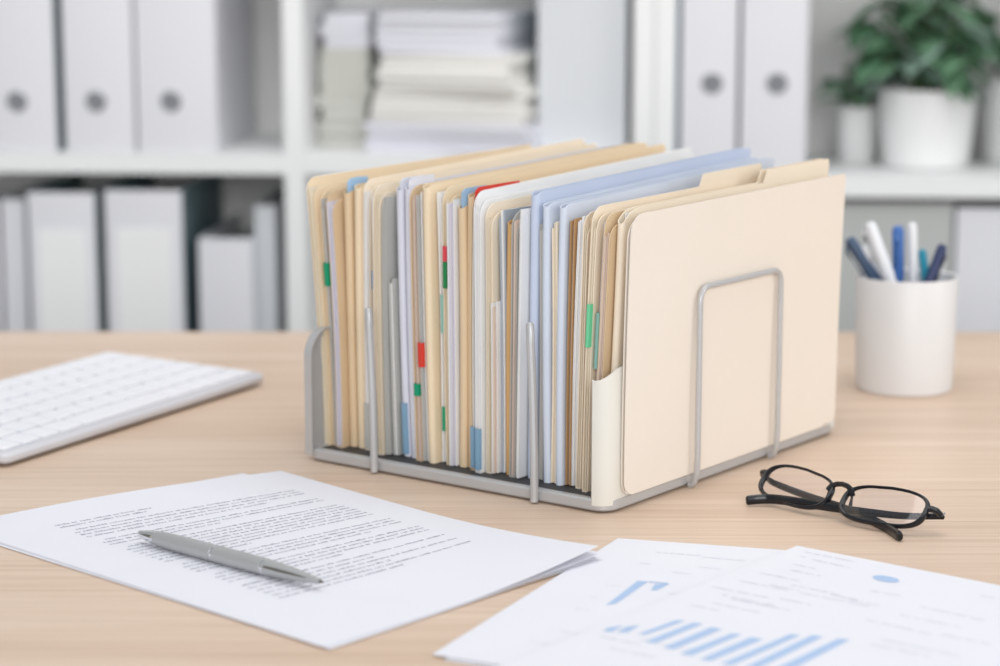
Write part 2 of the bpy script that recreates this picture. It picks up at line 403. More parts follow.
# end plates: a sheet with a rolled rim that follows its outline
hL = loc_b(322, 322, .03)[1]
def rim_strip(a0, a1, h, r, b0_, b1_, parent, label=None):
    o = []
    for k in range(7): t = k/6; o.append((a0, .010 + (h - r - .010)*t))
    for k in range(1, 9): an = radians(180 - 90*k/8); o.append((a0 + r + r*cos(an), h - r + r*sin(an)))
    o += [(a0 + (a1-a0)*k/6, h) for k in range(1, 6)]
    for k in range(9): an = radians(90 - 90*k/8); o.append((a1 - r + r*cos(an), h - r + r*sin(an)))
    o.append((a1, .010))
    t = .0012; vs = []
    for b_ in (b0_, b1_):
        for j, (x, z) in enumerate(o):
            vs.append((x, b_, z))
    n = len(o); cx, cz = (a0+a1)/2, h/2
    for b_ in (b0_, b1_):
        for j, (x, z) in enumerate(o):
            p = o[max(j-1, 0)]; q = o[min(j+1, n-1)]; dx_, dz_ = q[0]-p[0], q[1]-p[1]; l = sqrt(dx_*dx_+dz_*dz_)
            vs.append((x + dz_/l*t, b_, z - dx_/l*t))
    fs = []
    for j in range(n-1):
        fs += [(j, j+1, n+j+1, n+j), (2*n+j, 3*n+j, 3*n+j+1, 2*n+j+1), (j, 2*n+j, 2*n+j+1, j+1), (n+j, n+j+1, 3*n+j+1, 3*n+j)]
    fs += [(0, n, 3*n, 2*n), (n-1, 3*n-1, 4*n-1, 2*n-1)]
    m = MB(); m.add(vs, fs); ob = m.build('plate_rim', M_STEEL, parent); return ob
m = MB(); m.prism(plate_poly(.0006, W-.0006, .004, hL-.0004, .018), L-.0018, L-.0002); m.build('end_plate', M_STEEL, rack)
rim_strip(0, W, hL, .0185, L-.0062, L-.0001, rack)
m = MB(); m.box(0, L-.0062, .004, .0012, L-.0001, .0101); m.build('rim_foot', M_STEEL, rack, smooth=False)
# near end plate: off-white sheet wrapped round the corner beside the front folder
b0 = .0062; b1 = b_at(592, .06, 0); h1 = loc_b(594, 381, 0)[1]; h2 = loc_b(618, 367, .014)[1] 
h2 = max(h2, h1 + .004)
def nhi(a):
    t = min(1, max(0, a/.014)); return h1 + (h2-h1)*sin(t*pi/2)
def near_plate():
    R0 = .010; pth = [(a, .0012) for a in (W-.004, W*.5, .06, .03, .018, .014)]
    pth += [(R0 - R0*sin(radians(x)) , .0012 + R0 - R0*cos(radians(x))) for x in (0, 15, 30, 45, 60, 75, 90)] + [(0.0, b1-.0010), (.0006, b1)]
    m = MB()
    path_sheet(m, pth, lambda a: .0048, nhi, 10, lambda a, z: 0, .0011)
    return tag(m.build('end_plate', M_PLATE, rack), 'off-white plate wrapped round the near corner')

# ------------------------------------------------------------------ folders
def path_sheet(mb, path, lo, hi, rows, lean, t, mi=0):
    """vertical sheet following a plan path; lo/hi(a) give its bottom and top; lean(a,z) shifts it sideways"""
    n = len(path); P = [Vector((x, y)) for x, y in path]; nr = []
    for i in range(n):
        d = P[min(i+1, n-1)] - P[max(i-1, 0)]; d.normalize(); nr.append(Vector((-d.y, d.x)))
    vs = []
    for sgn in (-1, 1):
        for i, p in enumerate(P):
            q = p + nr[i]*(t/2*sgn)
            for r in range(rows+1):
                z = lo(p.x) + (hi(p.x) - lo(p.x))*r/rows
                vs.append((q.x, q.y + lean(p.x, z), z))
    R = rows+1; S = n*R; fs = []
    for i in range(n-1):
        for r in range(rows):
            a, b, c, d = i*R+r, (i+1)*R+r, (i+1)*R+r+1, i*R+r+1
            fs.append((a, b, c, d)); fs.append((S+a, S+d, S+c, S+b))
        fs.append((i*R, S+i*R, S+(i+1)*R, (i+1)*R)); fs.append((i*R+rows, (i+1)*R+rows, S+(i+1)*R+rows, S+i*R+rows))
    for r in range(rows):
        fs.append((r, r+1, S+r+1, S+r)); j = (n-1)*R+r; fs.append((j, S+j, S+j+1, j+1))
    mb.add(vs, fs, mi)
near_plate()
def topfun(a0, a1, z, r=.01, tab=None, th=.008, r2=.003, rise=0):
    def f(a):
        h = z + rise*max(0, a - a0)/(a1 - a0)
        if tab:
            t0, t1 = tab
            k = min(1, max(0, (a - t0)/.004))*min(1, max(0, (t1 - a)/.004)); h += th*k
        e = max(0, a - a0)
        if e < r: h -= r - sqrt(max(0, r*r - (r-e)**2))
        e = max(0, a1 - a)
        if e < r2: h -= r2 - sqrt(max(0, r2*r2 - (r2-e)**2))
        return h
    return f
def acols(a0, a1, r=.012, tab=None):
    c = [a0 + r*x for x in (0, .04, .12, .25, .45, .7, 1)] + [a1 - .003*x for x in (0, .04, .12, .25, .45, .7, 1)]
    c += [a0 + (a1-a0)*k/10 for k in range(1, 10)]
    if tab: c += [tab[0], tab[0]+.004, tab[1]-.004, tab[1]]
    c = sorted(set(round(x, 5) for x in c if a0 <= x <= a1)); return c

def cm(name, rgb, rough=.7, noise=.03): return mat(name, rgb, rough, noise=noise, nscale=18)
C = dict(manila=cm('manila_card', (235, 215, 184)), tan=cm('tan_card', (222, 197, 162)), ochre=cm('ochre_card', (212, 168, 112)),  # manila and tan: card colour deepened with edge shade and bounced light
    cream=cm('cream_card', (243, 229, 208)), pale=cm('pale_cream_card', (236, 226, 214), noise=.008), grey=cm('grey_card', (186, 186, 182)),
    lilac=cm('lilac_card', (216, 217, 228)), blue=cm('powder_blue_card', (198, 208, 228)), sky=cm('light_blue_card', (210, 218, 232)),
    red=cm('red_card', (196, 56, 52)), white=cm('white_card', (238, 238, 238)), brown=cm('brown_card', (190, 150, 106)), bluegrey=cm('blue_grey_card', (170, 180, 192)))
PP = dict(white=mat('sheet_white', (236, 235, 234), .8), cream=mat('sheet_cream', (228, 216, 194), .8), grey=mat('sheet_grey', (190, 189, 186), .8), lilac=mat('sheet_lilac', (214, 210, 220), .8), pink=mat('sheet_pinkish', (222, 202, 188), .8))
TABC = dict(green=mat('tab_green', (10, 150, 108), .5), red=mat('tab_red', (212, 60, 44), .5), blue=mat('tab_sky_blue', (160, 194, 226), .6), steel=mat('tab_steel_blue', (128, 164, 190), .6), teal=mat('tab_grey_teal', (140, 186, 178), .6), mint=mat('tab_mint', (112, 204, 154), .5), dkgreen=mat('tab_dark_green', (28, 128, 72), .5), dblue=mat('tab_denim_blue', (84, 128, 186), .5), pinkred=mat('tab_pink_red', (216, 72, 84), .5), lilac=mat('tab_lilac', (222, 223, 232), .6))

ZB = .0078
A0 = .0185
# kind, x_top, y_top, x_bottom (read at the visible edge), card, paper, tabs [(y0, y1, colour)], label, options
ITEMS = [
 ('open', 310, 178, 327.5, 'manila', 'cream', [], 'tall manila folder at the far left end of the rack', {}),
 ('open', 320, 192, 334.5, 'manila', 'grey', [(264, 287, 'green')], 'yellowish tan folder with a green tab low on its edge, near the left end', {}),
 ('open', 330, 192, 341, 'tan', 'lilac', [], 'tan folder around lilac sheets, right of the one with the green tab', {}),
 ('spine', 341.5, 191, 348, 'tan', 'white', [], 'orange-tan closed folder under the light blue top tab', dict(top=('blue', 337, 177))),
 ('spine', 352.5, 186, 356.5, 'manila', 'white', [], 'broad tan folder bulging beside a dark gap, fifth from the left', {}),
 ('open', 362, 181, 364.5, 'cream', 'white', [(404, 468, 'grey')], 'tall cream folder with a grey strip at its foot, left of the first wire', {}),
 ('papers', 369, 194, 371.5, 'white', 'pink', [(272, 290, 'dblue')], 'pinkish sheaf of sheets with a small denim blue mark', {}),
 ('open', 377, 186, 381, 'cream', 'cream', [], 'thin cream folder leaning across the first upright wire', {}),
 ('papers', 384, 197, 388, 'grey', 'grey', [], 'grey sheaf with darker edges, left of the lilac wallets', {}),
 ('papers', 389, 279, 394.5, 'grey', 'white', [], 'short sheaf ending half way up, left of the lilac wallets', {}),
 ('spine', 394.5, 188, 402.5, 'lilac', 'grey', [(404, 456, 'steel')], 'grey-lilac wallet with a steel blue label at its foot', dict(top=('lilac', 392, 177))),
 ('spine', 404, 187, 411, 'lilac', 'white', [], 'pale lilac wallet with rounded top, right of its darker twin', dict(top=('lilac', 401, 176))),
 ('open', 411.5, 187, 418.5, 'tan', 'pink', [(384, 396, 'green')], 'tan folder with brownish layered sheets behind the red edge tab', {}),
 ('papers', 418, 192, 425.5, 'white', 'grey', [(343, 367, 'red')], 'grey sheaf carrying the bright red tab half way down', {}),
 ('spine', 426, 185, 432.5, 'manila', 'cream', [], 'broad tan folder with a smooth rounded edge, right of the red-tabbed sheaf', {}),
 ('papers', 434.5, 192, 440, 'white', 'white', [(296, 334, 'teal'), (408, 432, 'green')], 'white sheaf with grey-green marks, leaning in the middle left', {}),
 ('open', 442, 188, 446, 'manila', 'cream', [(247, 262, 'pinkred'), (263, 289, 'dkgreen')], 'manila folder with a red tab above a dark green one', {}),
 ('papers', 449.5, 200, 452.5, 'white', 'lilac', [], 'thin white sheaf just right of the red and dark green tabs', {}),
 ('spine', 458, 206, 459.5, 'tan', 'white', [], 'tan folder under the broad pale blue top tab', dict(top=('blue', 455, 187))),
 ('spine', 466, 195, 467, 'tan', 'white', [], 'orange-tan folder immediately left of the red index tab', {}),
 ('open', 473, 197, 473, 'tan', 'white', [(427, 482, 'steel')], 'thin tan folder with a bright red index tab along its top corner', dict(top=('red', 471, 185.5))),
 ('open', 479, 192, 480.5, 'white', 'white', [(428, 471, 'steel')], 'large white folder with a bowed top, right of the red index tab', {}),
 ('open', 487, 205, 488, 'cream', 'cream', [], 'cream folder with close layers, right of the large white one', {}),
 ('papers', 493, 302, 494, 'white', 'pink', [], 'short sheaf with white cover ending half way up, in the middle', {}),
 ('papers', 496, 211, 499, 'bluegrey', 'white', [], 'white sheaf between blue-grey boards in the middle', {}),
 ('spine', 506, 222, 504.5, 'ochre', 'white', [], 'low ochre orange folder, strongest orange of the row', {}),
 ('open', 513, 213, 510.5, 'grey', 'pink', [], 'grey-tan folder between the ochre one and the cream sheaf', {}),
 ('papers', 521, 209, 517, 'white', 'white', [], 'cream white sheaf touching the first powder blue folder', {}),
 ('spine', 530, 193, 526.5, 'blue', 'white', [], 'tall powder blue folder, largest blue of the row', {}),
 ('papers', 537.5, 224, 537, 'grey', 'grey', [], 'low grey sheaf between two blue folders, behind the second wire', {}),
 ('spine', 544.5, 204, 545, 'sky', 'white', [], 'light blue folder right of the second upright wire', {}),
 ('papers', 552.5, 222, 551.5, 'cream', 'cream', [], 'cream sheaf set between two blue folders', {}),
 ('spine', 562, 205, 558, 'sky', 'lilac', [], 'rightmost light blue folder, with a lilac edge', {}),
 ('papers', 570, 219, 565, 'brown', 'grey', [], 'grey-brown sheaf right of the last blue folder', {}),
 ('papers', 577.5, 217, 570.5, 'white', 'white', [], 'white sheaf third from the mint green tab', {}),
 ('open', 584, 214, 576, 'cream', 'cream', [], 'cream folder directly left of the mint green tab', {}),
 ('spine', 591, 218, 581.5, 'tan', 'white', [], 'brown-tan folder behind the mint green tab', {}),
 ('open', 597, 207, 586.5, 'cream', 'cream', [(303, 346, 'mint')], 'cream folder with a mint green edge tab', dict(tab=(.12,.2))),
 ('papers', 603.5, 221, 591.5, 'cream', 'lilac', [(312, 368, 'teal')], 'lilac sheaf with a grey-teal strip near the right end', {}),
 ('open', 610, 214, 597, 'tan', 'pink', [], 'tan folder of sheets tucked behind the pair of big cream folders', dict(tab=(.2,.27))),
 ('spine', 618, 211, 604, 'cream', 'white', [], 'cream folder with rounded corner just behind the front folder', dict(tab=(.165, .262), r=.02)),
]
items = []
for it in ITEMS:
    k, xt, yt, xb, card, pap, tabs, label, opt = it
    bb = b_at(xb, .02, A0); bt, zt = loc_b(xt, yt, A0)
    items.append([it, bb, bt, zt])
NAT = ['folder']
for i, (it, bb, bt, zt) in enumerate(items):
    k, xt, yt, xb, card, pap, tabs, label, opt = it
    nb = []; nt_ = []
    for j in (i-1, i+1):
        if 0 <= j < len(items):
            nb.append(abs(items[j][1]-bb))
            nt_.append(abs(items[j][2]-bt) if min(zt, items[j][3]) > .125 else .01)
    short = zt < .12
    T = max(.0024, min(min(nb)*.88, min(nt_)*.95))
    T2 = max(.0026, min(nb + nt_)*.92)
    rr = random.Random(100+i)
    a0 = A0 + rr.uniform(-.003, .0045) + (.002 if k == 'papers' else 0); a1 = a0 + (.245 if k == 'papers' else .258) + rr.uniform(-.006, .003)
    a1 = min(a1, W-.005); rise = .004 if i < 4 or i > 36 else .0095
    name = {'papers': 'paper_sheaf', 'spine': 'file_folder', 'open': 'file_folder'}[k]
    th = thing(name, label, 'papers' if k == 'papers' else 'folder', tuple(rk(a0, bb, ZB)), RYAW)
    H = zt - ZB; dB = bt - bb; bow = rr.uniform(-.0012, .0012); WD = a1 - a0; fan = rr.uniform(-.002, .002)
    z_off = .02
    pw = 1.9 if i < 2 else (1.5 if i < 4 else 1.0)
    def lean(a, z, pw=pw, dB=dB, H=H, bow=bow, WD=WD, fan=fan):
        s = z/H; return dB*max(0, s)**pw + bow*sin(pi*min(1, max(0, s))) + fan*(a/WD)*s
    tab = opt.get('tab'); rad = opt.get('r', .010 if k != 'papers' else .002)
    if k == 'spine':
        g = T*.5; m = MB()
        arc = [(g*.9*(1 - sin(radians(x))), g*cos(radians(x))) for x in (0, 20, 40, 60, 80, 100, 120, 140, 160, 180)]
        cols = acols(g*.9 + .002, WD, rad, tab)
        path = [(a, g) for a in reversed(cols)] + arc + [(a, -g) for a in cols]
        hi = topfun(-.004, WD, H, rad, tab, opt.get('th', .008), rise=rise); lo_ = lambda a: 0.0
        path_sheet(m, path, lo_, hi, 8, lean, .0006); m.build('cover', C[card], th)
        m = MB(); nS = 4
        for q in range(nS):
            y = -g*.7 + g*1.4*(q+.5)/nS; dz = rr.uniform(.002, .008); da = rr.uniform(.001, .006)
            path_sheet(m, [(a, y) for a in (g*.9+.001+da, WD*.5, WD-.006-da)], lambda a: .001, lambda a, dz=dz: H-dz, 6, lean, g*1.3/nS)
        m.build('contents', PP[pap], th)
    elif k == 'open':
        g = T*.5; m = MB(); cols = acols(0, WD, rad, tab)
        hi = topfun(0, WD, H, rad, tab, opt.get('th', .008), rise=rise); hi2 = topfun(0, WD, H - rr.uniform(.003, .007), rad, None, rise=rise); hl = lambda a: 0.0
        path_sheet(m, [(a, g-.0004) for a in cols], hl, hi, 8, lean, .0007)
        fa = rr.uniform(0, .002)
        path_sheet(m, [(a + fa, -g+.0004) for a in cols if a + fa < WD], hl, lambda a: hi2(a - fa), 8, lean, .0007)
        m.box(0, -g, -.0004, WD, g, .0003); m.build('cover', C[card], th)
        m = MB(); nS = max(3, int(T/.0011))
        for q in range(nS):
            y = (-g+.0011) + (2*g-.0022)*(q+.5)/nS; dz = rr.uniform(.004, .014); da = rr.uniform(-.0012, .003)
            path_sheet(m, [(da, y), (WD*.5, y), (WD-.008-da, y)], lambda a: .0006, lambda a, dz=dz: H-dz, 7, lean, (2*g-.002)/nS*rr.uniform(.45, .95))
        m.build('contents', PP[pap], th)
    else:
        m = MB(); m2 = MB(); g = T*.5; nS = max(3, int(T/.0009))
        for q in range(nS):
            y = -g + 2*g*(q+.5)/nS; dz = rr.uniform(0, .006) if q else 0; da = rr.uniform(-.001, .003)
            tgt = m2 if q in (0, nS-1) else m
            path_sheet(tgt, [(da, y), (da+.004, y), (WD*.5, y), (WD-.004-da, y)], lambda a: .0004, lambda a, dz=dz: H-dz, 7, lean, 2*g/nS*rr.uniform(.6, .96))
        m2.build('cover_sheet', C[card] if card in C else C['white'], th); m.build('sheets', PP[pap], th)
    for (y0, y1, cn) in tabs:
        zc0 = loc_b(xb, y1, A0)[1] - ZB; zc1 = loc_b(xb, y0, A0)[1] - ZB
        zc0 = max(.002, zc0); g = T*.5
        m = MB(); cmat = TABC[cn] if cn in TABC else C['grey']
        out = .0016; g *= .8
        path_sheet(m, [(.012, g*.9), (-out*.3, g*.95), (-out*.8, g*.7), (-out, 0), (-out*.8, -g*.7), (-out*.3, -g*.95), (.012, -g*.9)], lambda a: zc0, lambda a: zc1, 3, lean, .0005)
        m.build('edge_tab', cmat, th)
    if 'top' in opt:
        cn, xl, yl = opt['top']; bq, zq = loc_b(xl, yl, A0+.006); tk = {'lilac': .5, 'red': .9}.get(cn, .4 if xl < 400 else .5)
        g = T*.5
        m = MB(); path_sheet(m, [(.001, -g*.2), (.004, -g*.5), (.03*tk, -g*.5), (.052*tk, -g*.5)], lambda a: H-.02, topfun(0, .056*tk, zq-ZB, .006), 4, lean, .0006)
        m.build('index_tab', TABC[cn], th)

# the front folder between the end plate and the wire loop
bt, ztf = loc_b(637, 214, .022)
fa0 = .0145; fz0 = .0093
ft = thing('file_folder', 'pale cream folder with rounded corners at the front, held by the wire loop', 'folder', tuple(rk(fa0, -.0012, fz0)), RYAW)
Hf = ztf - fz0; Wf = W - .0235
dBf = bt + .0012
leanf = lambda a, z: dBf*(max(0, z)/Hf)**2.0 
for y, dz, nm in ((-.0012, 0, 'front_flap'), (.0010, -.003, 'back_flap')):
    m = MB(); cols = acols(0, Wf, .012)
    hi = topfun(0, Wf, Hf + dz, .012, rise=.003); tl = lambda a: (.009 - sqrt(max(0, .009**2 - (.009 - min(.009, max(0, min(a, Wf-a))))**2)))
    path_sheet(m, [(a, y) for a in cols], tl, hi, 12, leanf, .0007)
    if nm == 'front_flap': m.box(.009, -.0014, -.0002, Wf-.009, .0012, .0004)
    m.build(nm, C['pale'], ft)
m = MB(); path_sheet(m, [(.004, 0), (Wf*.5, 0), (Wf-.006, 0)], lambda a: .001, lambda a: Hf-.006, 8, leanf, .0012); m.build('contents', PP['white'], ft)

# ------------------------------------------------------------------ loose sheets on the desk
def patch(c, u, v):                     # bilinear point from 4 corners
    return c[0]*(1-u)*(1-v) + c[1]*u*(1-v) + c[2]*u*v + c[3]*(1-u)*v
def sheet(label, corners, z0, lift=None, texts=(), polys=(), name='printed_page', nu=28, nv=20, thick=.0002, group=None):
    c = [U(*q, 0) if len(q) == 2 else q for q in corners]
    org = sum(c, Vector())/4; rz = atan2(c[1].y-c[0].y, c[1].x-c[0].x)
    lift = lift or (lambda u, v: 0)
    t = thing(name, label, 'paper', (org.x, org.y, DESK), rz, group)
    Mi = Matrix.Rotation(-rz, 4, 'Z') @ Matrix.Translation((-org.x, -org.y, -DESK))
    def pt(u, v, dz=0):
        p = patch(c, u, v); q = Mi @ Vector((p.x, p.y, DESK)); q.z = z0 + lift(u, v) + dz; return q
    m = MB(); vs = []; fs = []; K = (nu+1)*(nv+1)
    for s in (0, thick):
        for i in range(nu+1):
            for j in range(nv+1): vs.append(pt(i/nu, j/nv, s))
    N = nv+1
    for i in range(nu):
        for j in range(nv):
            a, b, d, e = i*N+j, (i+1)*N+j, (i+1)*N+j+1, i*N+j+1
            fs.append((a, e, d, b)); fs.append((K+a, K+b, K+d, K+e))
    for i in range(nu):
        fs.append((i*N, (i+1)*N, K+(i+1)*N, K+i*N)); a = i*N+nv; b = (i+1)*N+nv; fs.append((a, K+a, K+b, b))
    for j in range(nv):
        fs.append((j, K+j, K+j+1, j+1)); a = nu*N+j; fs.append((a, a+1, K+a+1, K+a))
    m.add(vs, fs); m.build('page', M_PAPER, t)
    if texts:
        m = MB()
        for q in texts:                 # (u0,u1,v0,v1) strokes in page fractions
            u0, u1, v0, v1 = q
            m.add([pt(u0, v0, thick+.00012), pt(u1, v0, thick+.00012), pt(u1, v1, thick+.00012), pt(u0, v1, thick+.00012)], [(0, 1, 2, 3)])
        m.build('printed_text', M_INK if name == 'printed_page' else M_INKL, t, smooth=False)
    if polys:
        m = MB()
        for P in polys:                 # pixel outlines measured on the page
            vs = []
            for x, y in P:
                p = U(x, y, z0 + .0004); q = Mi @ p
                vs.append((q.x, q.y, z0 + thick + .00018))
            m.add(vs, [tuple(range(len(vs)))])
        m.build('chart', M_BLUE_INK, t, smooth=False)
    return t
def uv_of(corners, px, py):             # page fraction of a pixel (Newton on the patch)
    c = [U(*q, 0) if len(q) == 2 else q for q in corners]; p = U(px, py, 0); u = v = .5
    for _ in range(30):
        q = patch(c, u, v) - p; du = (patch(c, u+1e-3, v) - patch(c, u, v))/1e-3; dv = (patch(c, u, v+1e-3) - patch(c, u, v))/1e-3
        det = du.x*dv.y - du.y*dv.x; u -= (q.x*dv.y - q.y*dv.x)/det; v -= (du.x*q.y - du.y*q.x)/det
    return u, v
def words(line_axis, pos, s0, s1, h, rr, wlen=(2, 9), pitch=.0085, indent=0):
    """letter strokes of one text line; line_axis 'v' means text runs along v"""
    out = []; s = s0; down = 1
    while s < s1:
        n = rr.randint(*wlen)
        for k in range(n):
            if s + pitch*.8 > s1: break
            hh = h*rr.choice((.62, .62, .62, 1.0, .85)); g = pitch*rr.uniform(.5, .85)
            out.append((pos - hh, pos, s, s+g) if line_axis == 'v' else (s, s+g, pos - hh, pos))
            s += pitch
        s += pitch*.8
    return out
rr = random.Random(4)
# left document: u runs down the page (toward front right), v runs along the text lines (toward back)
CL = [(-50, 528), (325, 650), (598, 563), (281, 473)]
T = []
uH, vM = uv_of(CL, 56, 530)
_, vE = uv_of(CL, 270, 486)
u = uH
for ln, (l, start) in enumerate([(.18, 0), (.16, 0)]):
    T += words('v', u, vM, vM + l*1.6, .0075, rr); u += .0165
u += .012
for blk in ((4, .97), (3, 1.0), (8, .98), (4, 1.0), (4, .99)):
    for ln in range(blk[0]):
        e = vE if ln < blk[0]-1 else vM + (vE-vM)*rr.uniform(.35, .9)
        T += words('v', u, vM + (0.02 if ln == 0 else 0), e, .0068, rr); u += .0178
    u += .016
for ln in range(6):
    T += words('v', u, vM, vM + (vE-vM)*(.98 if ln % 2 == 0 else .6), .0070, rr); u += .0195
liftL = lambda u, v: .0085*max(0, (u-.45)/.55)**2*max(0, (v-.35)/.65)**2 + .0028*sin(pi*v)*max(0, (.25-u)/.25)
C1 = [(-46, 530), (322, 649), (603, 562), (287, 479)]
C2 = [(-56, 527), (330, 651), (597, 562), (243, 474.5)]
C3 = [(-40, 534), (318, 647), (606, 561), (268, 478)]
sheet('white page at the very bottom of the left pile, hardly showing', C3, .0004, lambda u, v: .0008*max(0, (u-.5)/.5)**2*v*v, name='blank_page')
sheet('white page in the left pile peeking out at the back corner notch', C2, .0007, lambda u, v: .0018*max(0, (u-.5)/.5)**2*max(0,(v-.3)/.7)**2, name='blank_page')
sheet('white page directly under the typed letter, its right edge curling', C1, .0010, lambda u, v: .0042*max(0, (u-.45)/.55)**2*max(0, (v-.35)/.65)**2, name='blank_page')
sheet('typed letter page on top of the left pile, lying under the silver pen', CL, .0013, liftL, T)

# right documents: chart sheets
def bars():
    P = [[(676,620),(685,620.5),(646,634.5),(638,634)], [(693,622.5),(703,623.5),(655,643),(645,641.5)], [(711,627),(722,629),(674,649),(663,647.5)],
         [(731,633.5),(742,634),(691,655.5),(680,653.5)], [(751,637),(763,639),(711,660.5),(700,659)], [(790,634),(800,635),(732,665),(721,663.5)],
         [(812,635),(823,636.5),(758,668),(745,667)], [(838,638.5),(850,639.5),(786,672),(772,670)],
         [(608,627.5),(623,625.5),(612,631.5),(603,631)], [(627,626.5),(640,625),(628,632),(617,632)],
         [(638,580.5),(648,581.5),(616,603.5),(606,605)], [(655,584),(670,583.5),(657,590),(651,590)], [(649,581.2),(668,582.8),(668,583.6),(649,582.2)],
         [(626,619),(633,618),(636,619.5),(629,620.5)], [(662,608.5),(673,608.5),(675,611),(666,611)]]
    return P
CA = [(618, 540.5), (800, 553.5), (640, 690), (432, 657)]
P0 = U(797, 550, 0); e1 = (U(1000, 590, 0) - P0).normalized(); e2 = Vector((e1.y, -e1.x, 0))
CB = [P0, P0 + e1*.205, P0 + e1*.205 + e2*.297, P0 + e2*.297]
CC = [P0 + e1*.150 - e2*.0006, P0 + e1*.36, P0 + e1*.36 + e2*.29, P0 + e1*.150 + e2*.29]
rr = random.Random(8); TA = []
def pline(CC, x0, y0, x1, y1, h, pitch=.009):
    u0, v0 = uv_of(CC, x0, y0); u1, v1 = uv_of(CC, x1, y1)
    n = max(2, int(abs(u1-u0)/pitch)); out = []; k = 0
    while k < n:
        w = rr.randint(2, 8)
        for q in range(w):
            if k >= n: break
            t = k/n; uu = u0 + (u1-u0)*t; vv = v0 + (v1-v0)*t; hh = h*rr.choice((.6, .6, .9, 1))
            out.append((uu, uu + pitch*.7, vv - hh, vv)); k += 1
        k += 1
    return out
for a in ((656,555,700,558.5),(702,560,745,563.5),(640,566,650,567),(700,570,720,572),(605,588,620,589),(668,596,690,598),(590,600,598,601),(575,612,590,613),(560,634,590,639),(530,645,560,650),(560,651,600,658),(672,575,690,577)):
    TA += pline(CA, *a, .006)
TB = []
for a in ((805,557,855,567),(812,564.5,850,573),(793,569,815,574),(790,575,820,581),(800,561,806,562),(980,601,998,604),(790,590,840,600),(800,598,870,612),(870,596,900,601),(900,620,960,633),(865,625,930,640),(880,645,960,662),(920,612,985,626),(850,605,880,611),(940,640,990,650),(830,600,860,606),
    (760,578,800,586),(740,586,790,596),(712,592,768,603),(722,600,775,611),(712,608,760,618),(730,604,790,616),(690,610,720,616),(780,604,810,610),(770,590,800,596),(640,645,700,657),(600,642,640,650),(610,654,660,664),(870,650,930,662)):
    TB += pline(CB, *a, .006)
from math import tau
el = [(886 + 13.5*cos(t*tau/24), 578.8 + 3.0*sin(t*tau/24) + 1.9*cos(t*tau/24)) for t in range(24)]
sheet('white page lying lowest of the right pile, under both chart pages', [(640, 542.5), (806, 555.5), (650, 694), (444, 661)], .0004, name='blank_page')
sheet('page lying under the big chart page at the right picture edge', CC, .0018, None, (), name='blank_page')
liftA = None
sheet('page with one small blue bar, its left part showing beyond the big chart page', CA, .0012, None, TA, bars()[10:], name='chart_page')
sheet('page with the row of slanting pale blue bars and an ellipse, at the lower right', CB, .0024, None, TB, bars()[:10] + [el], name='chart_page')

# ------------------------------------------------------------------ silver pen on the letter
M_PEN = mat('brushed_silver', (182, 183, 183), .38, metal=.45); M_CHR = mat('chrome', (225, 226, 228), .12, metal=1); M_PENDK = mat('dark_metal_slot', (112, 108, 100), .35, metal=.7)
rp = .0049; zp = .0018 + rp
pA = U(139, 535, zp-.001); pB = U(323, 587.5, zp-.003); d = pB - pA; Lp = Vector((d.x, d.y, 0)).length
pen = thing('ballpoint_pen', 'silver metal ballpoint pen lying across the typed letter', 'pen', (pA.x, pA.y, DESK + zp), atan2(d.y, d.x))
MP = Matrix.Rotation(pi/2, 4, 'Y')
def pl(prof, name, mt): 
    m = MB(); m.lathe([(max(r, .0001)*1, z*Lp) for r, z in prof], 32, M=MP); return m.build(name, mt, pen)
pl([(.0011, 0), (.0018, .006), (.0026, .03), (.0036, .07), (.0041, .105)], 'push_button', M_CHR)
pl([(.0042, .105), (.0046, .16), (rp, .26), (rp, .43)], 'upper_barrel', M_PEN)
pl([(.0046, .43), (.0046, .445)], 'ring', M_CHR)
pl([(rp, .445), (rp, .58), (.0048, .70)], 'lower_barrel', M_PEN)
pl([(.00475, .70), (.00475, .715)], 'ring', M_CHR)
pl([(.0047, .715), (.0042, .79), (.0032, .88), (.0021, .95), (.0012, .985)], 'tip_cone', M_PEN)
pl([(.0009, .985), (.0007, .998), (.0003, 1.0)], 'writing_point', M_PENDK)
# dark inlays on the cone and near the button, as in fluted grips
for an in (75, 250):
    m = MB(); m.tube([MP @ Vector((r*cos(radians(an)), r*sin(radians(an)), z*Lp)) for r, z in ((.0043, .722), (.0040, .79), (.0031, .87), (.0022, .93))], [.0007, .0009, .0007, .0003], 6); m.build('inlay', M_PENDK, pen)
    m = MB(); m.tube([MP @ Vector((r*cos(radians(an)), r*sin(radians(an)), z*Lp)) for r, z in ((.0020, .02), (.0033, .07), (.0038, .098))], [.0003, .0008, .0009], 6); m.build('inlay', M_PENDK, pen)

# ------------------------------------------------------------------ keyboard
M_KB = mat('keyboard_shell', (208, 209, 215), .4); M_KEY = mat('white_key', (240, 240, 245), .5)
kA = U(6, 457, .008); kT = U(266, 375, .008); kF = U(128, 350, .010)
dx = (kT - kA); dx.z = 0; KL = dx.length; kx = dx.normalized(); ky = Vector((-kx.y, kx.x, 0))
KW = (kF - kT).dot(ky)
kb = thing('keyboard', 'slim white computer keyboard at the left, turned away from the papers', 'keyboard', (kA.x, kA.y, DESK), atan2(kx.y, kx.x))
TL = radians(1.6)
MK = Matrix.Translation((0, 0, .0022)) @ Matrix.Rotation(TL, 4, 'X')
m = MB(); m.box(0, 0, 0, KL, KW, .0075, bev=.006, M=MK); m.build('case', M_KB, kb)
for x in (.02, KL-.02):
    m = MB(); m.box(x-.012, .016, 0, x+.012, .024, .0028); m.build('foot', M_DARK, kb, smooth=False)
    m = MB(); m.box(x-.012, KW-.02, 0, x+.012, KW-.010, .0062); m.build('foot', M_DARK, kb, smooth=False)
mg = .006; pw = (KL - 2*mg)/14.5; ph = (KW - 2*mg)/6
